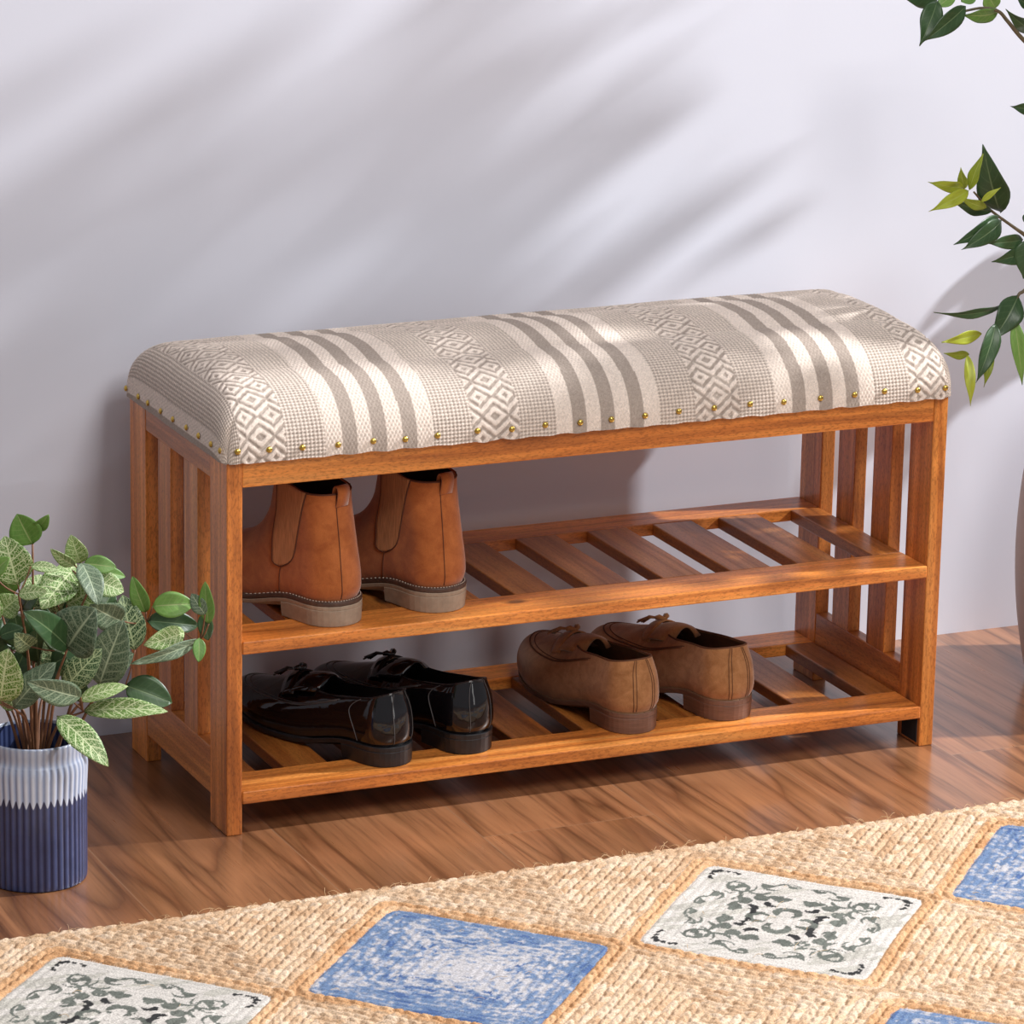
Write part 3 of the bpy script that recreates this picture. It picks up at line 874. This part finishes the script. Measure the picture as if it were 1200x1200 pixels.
    wear = vnoise(X*320, Y*320, 51)*.6+vnoise(X*70, Y*70, 52)*.5
    g &= wear > .24; d_ &= wear > .2
    cloud = fbm(X*30, Y*60, 61)
    cw = np.array([.61, .57, .52])*(0.86+.26*cloud)[..., None]
    st_ = (fbm(X*18, Y*90, 63) > .62)[..., None]
    cw = np.where(st_, cw*np.array([.80, .81, .78]), cw)
    cw = np.where(g[..., None], np.array([.135, .145, .125])*(.75+.6*cloud)[..., None], cw)
    cw = np.where(d_[..., None], np.array([.035, .035, .035]), cw)
    tq = np.where(np.abs(A) > np.abs(B), B, A); n1 = .55*fbm(m8*26, tq*8+5, 71, 4)+.45*fbm(X*28, Y*28, 74, 3); n2 = fbm(X*190, Y*190, 72, 3)
    amt = np.clip((n1*.55+n2*.45-.50+0.22*(m8-.45))*6+.45, 0, 1)[..., None]
    cb = np.array([.50, .48, .49])*(1-amt)+np.array([.14, .21, .345])*amt
    cb = np.where(((n1 > .63) & (m8 > .3))[..., None], np.array([.075, .13, .28]), cb)
    isblue = ((bi+bj) % 2 != 0)[..., None]
    cf = np.where(isblue, cb, cw)
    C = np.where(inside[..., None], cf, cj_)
    H = np.where(inside, hf, hj)
    # seams between patch and first braid
    H = H-0.0012*np.exp(-(r/0.0012)**2)
    Z = 0.0072+H+0.0022*(fbm(X*5, Y*5, 81)-.5)
    Z = Z*np.sqrt(np.clip(eb/0.004+.02, 0, 1))
    Yd = Y+0.0085*(fbm(X*7+2, 0*Y, 91)-.42)*np.exp(-eb/.08)+0.0010*np.sin(2*PI*X/.015)*np.exp(-eb/.01)
    V = np.stack([X, Yd, Z], -1)
    nu, nv = X.shape
    Vf = V.reshape(-1, 3); F = grid_faces(nu, nv)[:, ::-1]
    # underside and skirt
    rim = np.concatenate([np.arange(nu)*nv, (nu-1)*nv+np.arange(1, nv), (np.arange(nu-2, -1, -1))*nv+nv-1, np.arange(nv-2, 0, -1)])
    low = Vf[rim].copy(); low[:, 2] = 0.0003
    b0 = len(Vf); m = len(rim); i = np.arange(m)
    sk = np.stack([rim, rim[(i+1) % m], b0+(i+1) % m, b0+i], -1)
    Vf = np.vstack([Vf, low]); F = np.vstack([F, sk])
    C = np.concatenate([C, np.ones(C.shape[:2]+(1,))], -1).reshape(-1, 4)
    C = np.vstack([C, C[rim]])
    o = mk('rug', Vf, F, M['rug'], None, True, {'pattern': ('FLOAT_COLOR', C)})
    o['label'] = 'braided jute rug with blue and white diamond patches on the wooden floor'; o['category'] = 'rug'
    # loose fibres
    r_ = random.Random(3); parts = []
    for k in range(330):
        xx = r_.uniform(-.42, 1.05); yy = -0.2345+r_.uniform(-.012, .002) if k < 250 else r_.uniform(-.6, -.26)
        z = .008+r_.uniform(0, .004) if yy < -.238 else r_.uniform(.003, .009)
        a = r_.uniform(0, PI) if k < 250 else r_.uniform(0, 2*PI); ln = r_.uniform(.006, .018)
        p0 = np.array([xx, yy, z]); d = np.array([math.cos(a), math.sin(a)*.8, r_.uniform(-.1, .5)])*ln
        pts = [p0, p0+d*.5+np.array([0, 0, .002]), p0+d+np.array([r_.uniform(-.004, .004), 0, r_.uniform(-.004, .002)])]
        pts = [(q[0], q[1], max(.0006, q[2])) for q in pts]
        parts.append(tube(crom(pts, 3), .00022, 4, cap=False))
    V, F = merge(parts)
    fb = mk('loose_fibre', V, F, M['fibre'], o); fb['kind'] = 'stuff'
M['fibre'] = mat_plain('jute_fibre', (.66, .45, .25), 0.8)
rug()

# ---------------------------------------------------------------- leaves
def leaf_mesh(name, B, T, W, N, kind, parent, shape='ovate', droop=None, seed=0, fold=None):
    r_ = random.Random(seed)
    B = Vector(B); T = Vector(T); N = Vector(N).normalized()
    a = (T-B); Ln = a.length; a = a.normalized(); W = W*1.18
    N = (N-a*N.dot(a)).normalized(); S = N.cross(a)
    nu, nvv = 13, 9
    droop = r_.uniform(.03, .10) if droop is None else droop
    fold = r_.uniform(.10, .30) if fold is None else fold
    rip = r_.uniform(.0, .035) if shape == 'ovate' else r_.uniform(.02, .06); p0 = r_.uniform(0, 6); tw = r_.uniform(-.18, .18)
    V = []; UV = []; F = []; q = r_.random()
    for i in range(nu):
        u = i/(nu-1)
        if shape == 'ovate': w = math.sin(PI*min(1, u**.82))**.72 if 0 < u < 1 else .0
        else:
            w = math.sin(PI*u**.72)**1.15 if u < .80 else max(0.0, math.sin(PI*.80**.72)**1.15*((1-u)/.2)**1.25)
        w = max(w, .02)*W/2
        for k in range(nvv):
            v = k/(nvv-1)*2-1
            y = v*w
            z = Ln*droop*4*u*(1-u)-0*u+fold*abs(y)+rip*Ln*math.sin(u*11+p0+(2 if v > 0 else 0))*abs(v)*.5
            zz = z+tw*y*u
            p = B+a*(Ln*u)+S*y+N*zz
            V.append(p); UV.append((u, v, q))
    for i in range(nu-1):
        for k in range(nvv-1): F.append((i*nvv+k, i*nvv+k+1, (i+1)*nvv+k+1, (i+1)*nvv+k))
    if parent is None: return V, F, UV
    o = mk(name, [v for v in V], F, LEAF[kind], parent, True, {'leafuv': ('FLOAT_VECTOR', np.array(UV))})
    sm = o.modifiers.new('thick', 'SOLIDIFY'); sm.thickness = .0005; sm.offset = 0
    return o

def stems(leaves, root, origin, nodes_gap, r1, r2, mat, base_z):
    nodes = []; out = []
    order = sorted(leaves, key=lambda l: l[2])
    for l in order:
        B = Vector(l[0:3])
        cand = [(n_, (n_-B).length) for n_ in nodes]
        near = min(cand, key=lambda c: c[1]) if cand else None
        if near is None or near[1] > nodes_gap:
            s = Vector((origin[0]+(B.x-origin[0])*.16, origin[1]+(B.y-origin[1])*.16, base_z))
            mid = s.lerp(B, .5)+Vector((-(B.x-origin[0])*.12, 0, .012+abs(B.x-origin[0])*.10))
            out.append(tube(crom([s, mid, B], 7), [r1+(r2-r1)*k/14 for k in range(15)], 7)); nodes.append(B)
        elif near[1] > .002:
            n_ = near[0]; mid = n_.lerp(B, .5)+Vector((0, 0, -.003))
            out.append(tube(crom([n_, mid, B], 4), r2*.8, 6))
    return out

# ---------------------------------------------------------------- potted plant
PC = (-0.235, -0.041)
plant = thing('potted_plant', 'net-veined green foliage plant in a ribbed blue and white ceramic pot', 'potted plant', (PC[0], PC[1], 0))
def pot():
    prof = [(0.000, .048), (.0006, .0530), (.003, .0553), (.02, .0557), (.06, .0558), (.10, .0560), (.118, .0568), (.130, .0572), (.137, .0562), (.142, .0540), (.147, .0534), (.155, .0540), (.1605, .0538), (.1620, .0525), (.1610, .0508), (.150, .0500), (.128, .0500)]
    pr = crom([(z, r, 0) for z, r in prof], 5)
    n = 46*8; V = []; G = []; F = []
    for z, r, _ in pr:
        outer = 1.0 if r > .0522 or z < .002 else 0.0
        amp = (0.0012 if z < .139 else .00045)*outer*min(1, z/.004)
        for k in range(n):
            a = 2*PI*k/n; rg = abs(math.cos(46*a/2))**1.0
            rr = r-amp*(1-rg)
            V.append((rr*math.cos(a), rr*math.sin(a), z)); G.append((z if outer > 0 or z > .158 else .02, rg**2, a))
    m = len(pr)
    for i in range(m-1):
        for k in range(n): F.append((i*n+k, i*n+(k+1) % n, (i+1)*n+(k+1) % n, (i+1)*n+k))
    F.append(tuple(range(n))[::-1])
    mk('ceramic_pot', V, F, M['pot'], plant, True, {'glaze': ('FLOAT_VECTOR', np.array(G))})
    V = [(0, 0, .131)]; F = []
    for k in range(40): V.append((.0502*math.cos(2*PI*k/40), .0502*math.sin(2*PI*k/40), .1285))
    for k in range(40): F.append((0, 1+k, 1+(k+1) % 40))
    mk('soil', V, F, M['soil'], plant)
pot()
POT_LEAVES = [
  (-0.257,-0.06,0.338,-0.268,-0.05,0.39,0.0384,-0.35,-0.93,0.11,1),
  (-0.231,-0.03,0.372,-0.248,-0.03,0.407,0.0305,-0.31,-0.94,-0.15,2),
  (-0.227,-0.03,0.388,-0.219,-0.05,0.409,0.0127,-0.47,-0.73,-0.5,2),
  (-0.252,-0.09,0.366,-0.224,-0.1,0.362,0.0111,-0.15,-0.7,0.7,1),
  (-0.269,-0.1,0.34,-0.243,-0.12,0.346,0.0146,-0.59,-0.63,0.51,1),
  (-0.184,-0.05,0.352,-0.198,-0.06,0.387,0.0207,-0.28,-0.89,-0.36,1),
  (-0.194,-0.06,0.353,-0.224,-0.07,0.377,0.0122,-0.03,-0.91,-0.42,1),
  (-0.187,-0.07,0.357,-0.154,-0.08,0.352,0.0175,-0.2,-0.86,0.46,2),
  (-0.161,-0.05,0.34,-0.134,-0.05,0.331,0.0111,0.15,-0.88,0.45,2),
  (-0.177,-0.07,0.338,-0.146,-0.08,0.324,0.0233,-0.11,-0.9,0.41,1),
  (-0.193,-0.08,0.361,-0.188,-0.12,0.325,0.0238,0.1,-0.66,0.75,4),
  (-0.19,-0.04,0.341,-0.235,-0.07,0.311,0.0344,-0.04,-0.68,0.74,1),
  (-0.216,-0.1,0.274,-0.194,-0.13,0.325,0.0503,-0.79,-0.62,-0.03,4),
  (-0.216,-0.1,0.276,-0.276,-0.14,0.333,0.0291,0.62,-0.78,0.11,3),
  (-0.146,-0.07,0.289,-0.194,-0.11,0.323,0.0291,0.41,-0.83,-0.38,4),
  (-0.127,-0.06,0.251,-0.134,-0.04,0.308,0.0312,-0.4,-0.88,0.25,0),
  (-0.174,-0.08,0.222,-0.153,-0.1,0.299,0.0397,-0.61,-0.79,-0.04,4),
  (-0.21,-0.07,0.22,-0.174,-0.09,0.267,0.0278,-0.59,-0.8,0.11,0),
  (-0.205,-0.11,0.222,-0.274,-0.14,0.256,0.0254,0.29,-0.93,-0.23,4),
  (-0.203,-0.1,0.215,-0.152,-0.11,0.228,0.0159,-0.3,-0.69,0.65,1),
  (-0.192,-0.08,0.195,-0.111,-0.12,0.198,0.0207,-0.36,-0.7,0.62,1),
  (-0.138,-0.06,0.212,-0.092,-0.08,0.193,0.0318,-0.19,-0.86,0.47,3),
  (-0.228,-0.1,0.2,-0.188,-0.15,0.155,0.0265,-0.19,-0.74,0.65,1),
  (-0.111,-0.05,0.289,-0.126,-0.05,0.331,0.0169,-0.37,-0.92,-0.14,2),
  (-0.107,-0.06,0.298,-0.063,-0.07,0.299,0.0244,-0.22,-0.89,0.39,2),
  (-0.11,-0.05,0.279,-0.051,-0.05,0.267,0.0238,0.09,-0.9,0.42,3),
  (-0.074,-0.07,0.268,-0.124,-0.08,0.262,0.0222,0.17,-0.97,0.2,1),
  (-0.056,-0.07,0.258,-0.142,-0.09,0.246,0.0138,0.22,-0.97,0.03,4),
  (-0.05,-0.08,0.278,-0.054,-0.08,0.326,0.0154,-0.58,-0.81,-0.04,2),
  (-0.054,-0.08,0.289,-0.066,-0.07,0.311,0.0148,-0.46,-0.88,0.14,4),
  (-0.054,-0.07,0.287,-0.047,-0.07,0.256,0.0148,-0.07,-1,-0.02,3),
  (-0.061,-0.08,0.263,-0.065,-0.09,0.239,0.0127,-0.11,-0.91,0.4,2),
  (-0.29,-0.1,0.224,-0.287,-0.12,0.288,0.0384,-0.54,-0.81,-0.23,1),
  (-0.276,-0.1,0.215,-0.235,-0.12,0.267,0.0265,-0.67,-0.7,0.26,4),
  (-0.287,-0.09,0.293,-0.264,-0.1,0.302,0.0159,-0.52,-0.65,0.56,3),
  (-0.294,-0.09,0.361,-0.278,-0.1,0.381,0.0164,-0.73,-0.62,0.28,2),
  (-0.28,-0.07,0.312,-0.262,-0.08,0.331,0.0252,-0.63,-0.75,0.21,1),
  (-0.252,-0.03,0.319,-0.283,-0.03,0.37,0.0318,-0.17,-0.98,-0.1,2),
  (-0.229,-0.04,0.243,-0.237,-0.06,0.288,0.0291,-0.42,-0.8,-0.44,3),
  (-0.248,-0.04,0.262,-0.258,-0.05,0.303,0.0291,-0.27,-0.92,-0.29,3),
  (-0.213,-0.05,0.225,-0.227,-0.06,0.276,0.0265,0.01,-0.98,-0.19,0),
  (-0.184,-0.05,0.195,-0.186,-0.05,0.222,0.0159,-0.37,-0.93,-0.03,3),
  (-0.294,-0.08,0.3,-0.304,-0.08,0.354,0.0291,-0.32,-0.94,-0.06,1),
  (-0.303,-0.09,0.256,-0.329,-0.1,0.304,0.0318,-0.11,-0.96,-0.26,0),
  (-0.304,-0.1,0.232,-0.353,-0.14,0.234,0.0291,0.63,-0.75,0.19,1),
  (-0.293,-0.05,0.318,-0.316,-0.05,0.358,0.0265,-0.17,-0.98,-0.1,2),
  (-0.304,-0.04,0.268,-0.337,-0.03,0.306,0.0291,-0.21,-0.98,0.07,1),
  (-0.307,-0.03,0.233,-0.349,-0.03,0.248,0.0265,0.04,-0.99,0.1,4),
  (-0.233,-0.02,0.292,-0.211,-0.02,0.322,0.0238,-0.4,-0.87,0.29,0),
  (-0.274,-0.03,0.245,-0.284,-0.03,0.29,0.0291,-0.3,-0.95,-0.07,3),
  (-0.158,-0.04,0.29,-0.141,-0.03,0.31,0.0185,-0.2,-0.79,0.57,3),
  (-0.256,-0.02,0.213,-0.236,-0.02,0.254,0.0238,-0.43,-0.88,0.2,3),
  (-0.194,0,0.282,-0.21,0,0.327,0.0238,-0.27,-0.96,-0.1,0),
  (-0.259,-0.11,0.284,-0.283,-0.13,0.308,0.0212,0.14,-0.83,-0.54,0),
  (-0.217,-0.03,0.272,-0.222,-0.02,0.302,0.0185,-0.28,-0.92,0.26,3),
]
def build_pot_leaves():
    LV = [tuple(l[i]-(PC+(0,))[i % 3] if i < 6 else l[i] for i in range(11)) for l in POT_LEAVES]
    for i, l in enumerate(LV):
        leaf_mesh('leaf', l[0:3], l[3:6], l[6], l[7:10], int(l[10]), plant, 'ovate', seed=i)
    r_ = random.Random(4)
    for i in range(34):
        a = r_.uniform(0, 2*PI); rr = r_.uniform(.01, .085); z = r_.uniform(.19, .315)
        B = (rr*math.cos(a), .02+rr*.8*math.sin(a), z)
        a2 = a+r_.uniform(-.8, .8); ln = r_.uniform(.035, .055)
        T = (B[0]+ln*math.cos(a2)*.8, B[1]+ln*math.sin(a2)*.8, z+ln*r_.uniform(-.2, .7))
        k = r_.choice([0, 3, 3, 4, 1])
        l = B+T+(ln*.62, r_.uniform(-.4, .4), -1.0, r_.uniform(.2, .9), k)
        LV.append(l)
        leaf_mesh('leaf', B, T, l[6], l[7:10], k, plant, 'ovate', seed=300+i)
    for k in stems(LV, plant, (0, 0), .050, .0020, .0011, M['stem'], .128):
        mk('stem', k[0], k[1], M['stem'], plant)
build_pot_leaves()

# ---------------------------------------------------------------- tree in the vase
TC = (1.272, 0.120)
tree = thing('potted_tree', 'slender tree with pointed green leaves in a tall grey planter, right of the bench', 'potted tree', (TC[0], TC[1], 0))
def planter():
    pr = [(0, .145)]; 
    for k in range(0, 33):
        z = .004+.396*k/32; pr.append((z, .170*math.sqrt(1-((z-.18)/.36)**2)))
    rt = pr[-1][1]
    pr += [(.404, rt-.004), (.402, rt-.010), (.36, rt-.012), (.34, rt-.014)]
    n = 96; V = []; F = []
    for z, r in pr:
        for k in range(n): V.append((r*math.cos(2*PI*k/n), r*math.sin(2*PI*k/n), z))
    for i in range(len(pr)-1):
        for k in range(n): F.append((i*n+k, i*n+(k+1) % n, (i+1)*n+(k+1) % n, (i+1)*n+k))
    F.append(tuple(range(n))[::-1])
    mk('planter', V, F, M['vase'], tree)
    V = [(0, 0, .350)]; F = []; r = pr[-1][1]
    for k in range(40): V.append((r*math.cos(2*PI*k/40), r*math.sin(2*PI*k/40), .343))
    for k in range(40): F.append((0, 1+k, 1+(k+1) % 40))
    mk('soil', V, F, M['soil'], tree)
planter()
TREE_A = [
  (0.929,0.12,0.881,0.865,0.1,0.892,0.0212,0.27,-0.95,-0.14,3),
  (0.917,0.1,0.882,0.885,0.08,0.834,0.0231,-0.13,-0.88,0.46,3),
  (0.944,0.08,0.878,0.884,0.07,0.841,0.0218,0.14,-0.99,0.03,3),
  (1,0.1,0.866,0.943,0.09,0.867,0.0187,0.15,-0.9,-0.4,2),
  (0.924,0.11,0.873,0.954,0.12,0.887,0.015,-0.04,-0.77,0.64,2),
  (1.062,0.12,0.836,1.01,0.1,0.868,0.0162,-0.02,-0.83,-0.55,3),
  (1.057,0.12,0.866,1.035,0.12,0.879,0.0112,-0.17,-0.94,-0.29,3),
  (1.062,0.1,0.745,1.023,0.1,0.752,0.0137,-0.02,-0.99,-0.1,3),
  (0.961,0.12,0.876,0.983,0.12,0.889,0.0174,-0.31,-0.81,0.5,2),
  (1.008,0.12,0.867,0.993,0.12,0.888,0.0187,-0.5,-0.79,-0.36,2),
]
TREE_B = [
  (1.016,0.1,0.625,0.97,0.07,0.715,0.0329,-0.41,-0.78,-0.47,3),
  (0.947,0.07,0.665,0.887,0.05,0.679,0.0133,0.26,-0.94,-0.24,5),
  (0.948,0.06,0.663,0.885,0.04,0.646,0.0147,0.22,-0.93,0.29,5),
  (0.948,0.07,0.663,0.936,0.06,0.691,0.0104,-0.5,-0.73,-0.48,5),
  (0.949,0.06,0.663,0.96,0.05,0.708,0.0126,-0.88,-0.47,0.11,5),
  (0.966,0.06,0.648,0.986,0.05,0.666,0.0067,-0.65,-0.66,0.38,5),
  (0.998,0.09,0.629,0.935,0.08,0.649,0.0147,0.03,-0.93,-0.37,3),
  (0.979,0.07,0.638,0.936,0.06,0.655,0.0112,0.08,-0.93,-0.35,5),
  (1.009,0.09,0.622,0.931,0.06,0.599,0.0189,0.34,-0.94,0.07,4),
  (1.007,0.08,0.619,0.942,0.06,0.592,0.021,0.21,-0.96,0.19,4),
  (1.05,0.1,0.589,0.995,0.09,0.59,0.0161,0.18,-0.98,-0.03,3),
  (1.063,0.1,0.574,1.002,0.09,0.567,0.0182,0.16,-0.99,0.06,3),
  (1.056,0.09,0.592,1.047,0.09,0.543,0.0322,-0.44,-0.89,0.08,3),
  (1.061,0.12,0.606,1.071,0.12,0.617,0.0084,-0.5,-0.74,0.45,3),
]
TREE_C = [
  (1.023,0.1,0.51,0.915,0.07,0.516,0.0112,0.24,-0.91,-0.33,3),
  (1.041,0.09,0.523,1.002,0.08,0.472,0.0287,-0.13,-0.95,0.29,3),
  (1.003,0.075,0.495,0.971,0.06,0.428,0.0206,-0.08,-0.96,0.25,4),
  (0.993,0.09,0.48,0.933,0.08,0.476,0.0137,0.16,-0.99,0.05,5),
  (0.983,0.1,0.453,0.948,0.1,0.457,0.01,-0.02,-0.98,-0.19,5),
  (0.969,0.08,0.458,0.965,0.06,0.4,0.0118,-0.21,-0.92,0.33,5),
  (1.012,0.1,0.465,1,0.09,0.413,0.0118,-0.12,-0.97,0.21,5),
  (1.031,0.08,0.499,1.041,0.07,0.417,0.0156,-0.31,-0.95,0.08,2),
]
def build_tree():
    off = (TC[0], TC[1], 0)
    loc = lambda p: (p[0]-off[0], p[1]-off[1], p[2])
    tr = [(1.272, .12, .345), (1.262, .118, .55), (1.285, .11, .78), (1.275, .10, 1.0), (1.30, .09, 1.22), (1.31, .08, 1.42)]
    c = crom([loc(p) for p in tr], 8)
    V, F = tube(c, [.011-.007*i/(len(c)-1) for i in range(len(c))], 10); mk('trunk', V, F, M['bark'], tree)
    def branch(pts, r0, r1):
        c = crom([loc(p) for p in pts], 7)
        V, F = tube(c, [r0+(r1-r0)*i/(len(c)-1) for i in range(len(c))], 7)
        mk('branch', V, F, M['twig'], tree)
    branch([(1.27, .115, .62), (1.20, .10, .70), (1.12, .095, .765), (1.08, .09, .796), (1.033, .09, .83), (1.008, .09, .855), (.994, .09, .868), (.975, .095, .872), (.95, .10, .868)], .004, .0014)
    branch([(1.265, .118, .47), (1.19, .105, .54), (1.124, .09, .566), (1.069, .09, .58), (1.044, .09, .598), (1.029, .09, .608), (.996, .09, .631), (.967, .08, .656)], .004, .0012)
    branch([(1.27, .118, .52), (1.20, .11, .60), (1.13, .10, .585), (1.087, .09, .556), (1.05, .09, .529), (1.041, .09, .523), (1.02, .085, .495), (.998, .09, .464)], .0036, .0012)
    branch([(1.037, .082, .494), (1.037, .088, .509), (1.041, .09, .523)], .0008, .0010)
    vis = TREE_A+TREE_B+TREE_C
    for i, l in enumerate(vis):
        B = loc(l[0:3]); T = loc(l[3:6])
        leaf_mesh('leaf', B, T, l[6], l[7:10], {4: 3}.get(int(l[10]), int(l[10])), tree, 'pointed', seed=100+i)
    # crown beyond the picture: branches and leaves that throw the shade on wall and seat
    r_ = random.Random(CROWN_SEED)
    ends = []
    for k in range(15):
        z0 = .72+.045*k
        a = k*2.4; rr = .20+.06*r_.random()
        ex = 1.33+rr*.8*math.cos(a); ey = .06+rr*.85*math.sin(a)
        ex = max(ex, 1.17+.6*(ey-.09)) if z0 < .95 else ex
        ez = z0+.22+.08*r_.random()
        ey = min(ey, .30)
        st = (1.272, .11, z0)
        branch([st, ((st[0]+ex)/2, (st[1]+ey)/2, (z0+ez)/2+.03), (ex, ey, ez)], .0032, .0012)
    allv = []; allf = []; alluv = []; cnt = 0
    for (cx, cy, cz, rx, ry, rz, num) in CROWN:
        m = 0
        while m < num:
            u = Vector((r_.gauss(0, 1), r_.gauss(0, 1), r_.gauss(0, 1))).normalized()*(r_.random()**.4)
            p = Vector((cx+u.x*rx, cy+u.y*ry, cz+u.z*rz))
            if p.y > wy(p.x)-.03: continue
            lim = 1.150+.61*(p.y-.09)
            d = Vector((r_.uniform(-1, 1), r_.uniform(-1, 1), r_.uniform(-1.1, .5))).normalized()
            ln = r_.uniform(.055, .085)
            T = p+d*ln
            if min(p.x, T.x) < lim+.02 or T.y > wy(T.x)-.01: continue
            N = Vector((r_.uniform(-1, 1), r_.uniform(-1, 1), r_.uniform(0, 1.5)))
            V, F, UV = leaf_mesh('', loc(p), loc(T), ln*r_.uniform(.36, .46), N, 3, None, 'pointed', seed=m*7+int(cx*1000))
            b = len(allv); allv += V; alluv += UV; allf += [tuple(i+b for i in f) for f in F]; m += 1
            # petiole
            cnt += 1
    o = mk('foliage', allv, allf, LEAF[3], tree, True, {'leafuv': ('FLOAT_VECTOR', np.array(alluv))}); o['kind'] = 'stuff'
    sm = o.modifiers.new('thick', 'SOLIDIFY'); sm.thickness = .0005; sm.offset = 0
CROWN_SEED = 11
# centre, radii, number of leaves
CROWN = [(1.42, .00, 1.10, .17, .20, .22, 260), (1.50, .00, 1.42, .20, .16, .20, 170), (1.36, .315, .575, .06, .035, .07, 34), (1.33, .0, .70, .10, .13, .12, 60)]
build_tree()
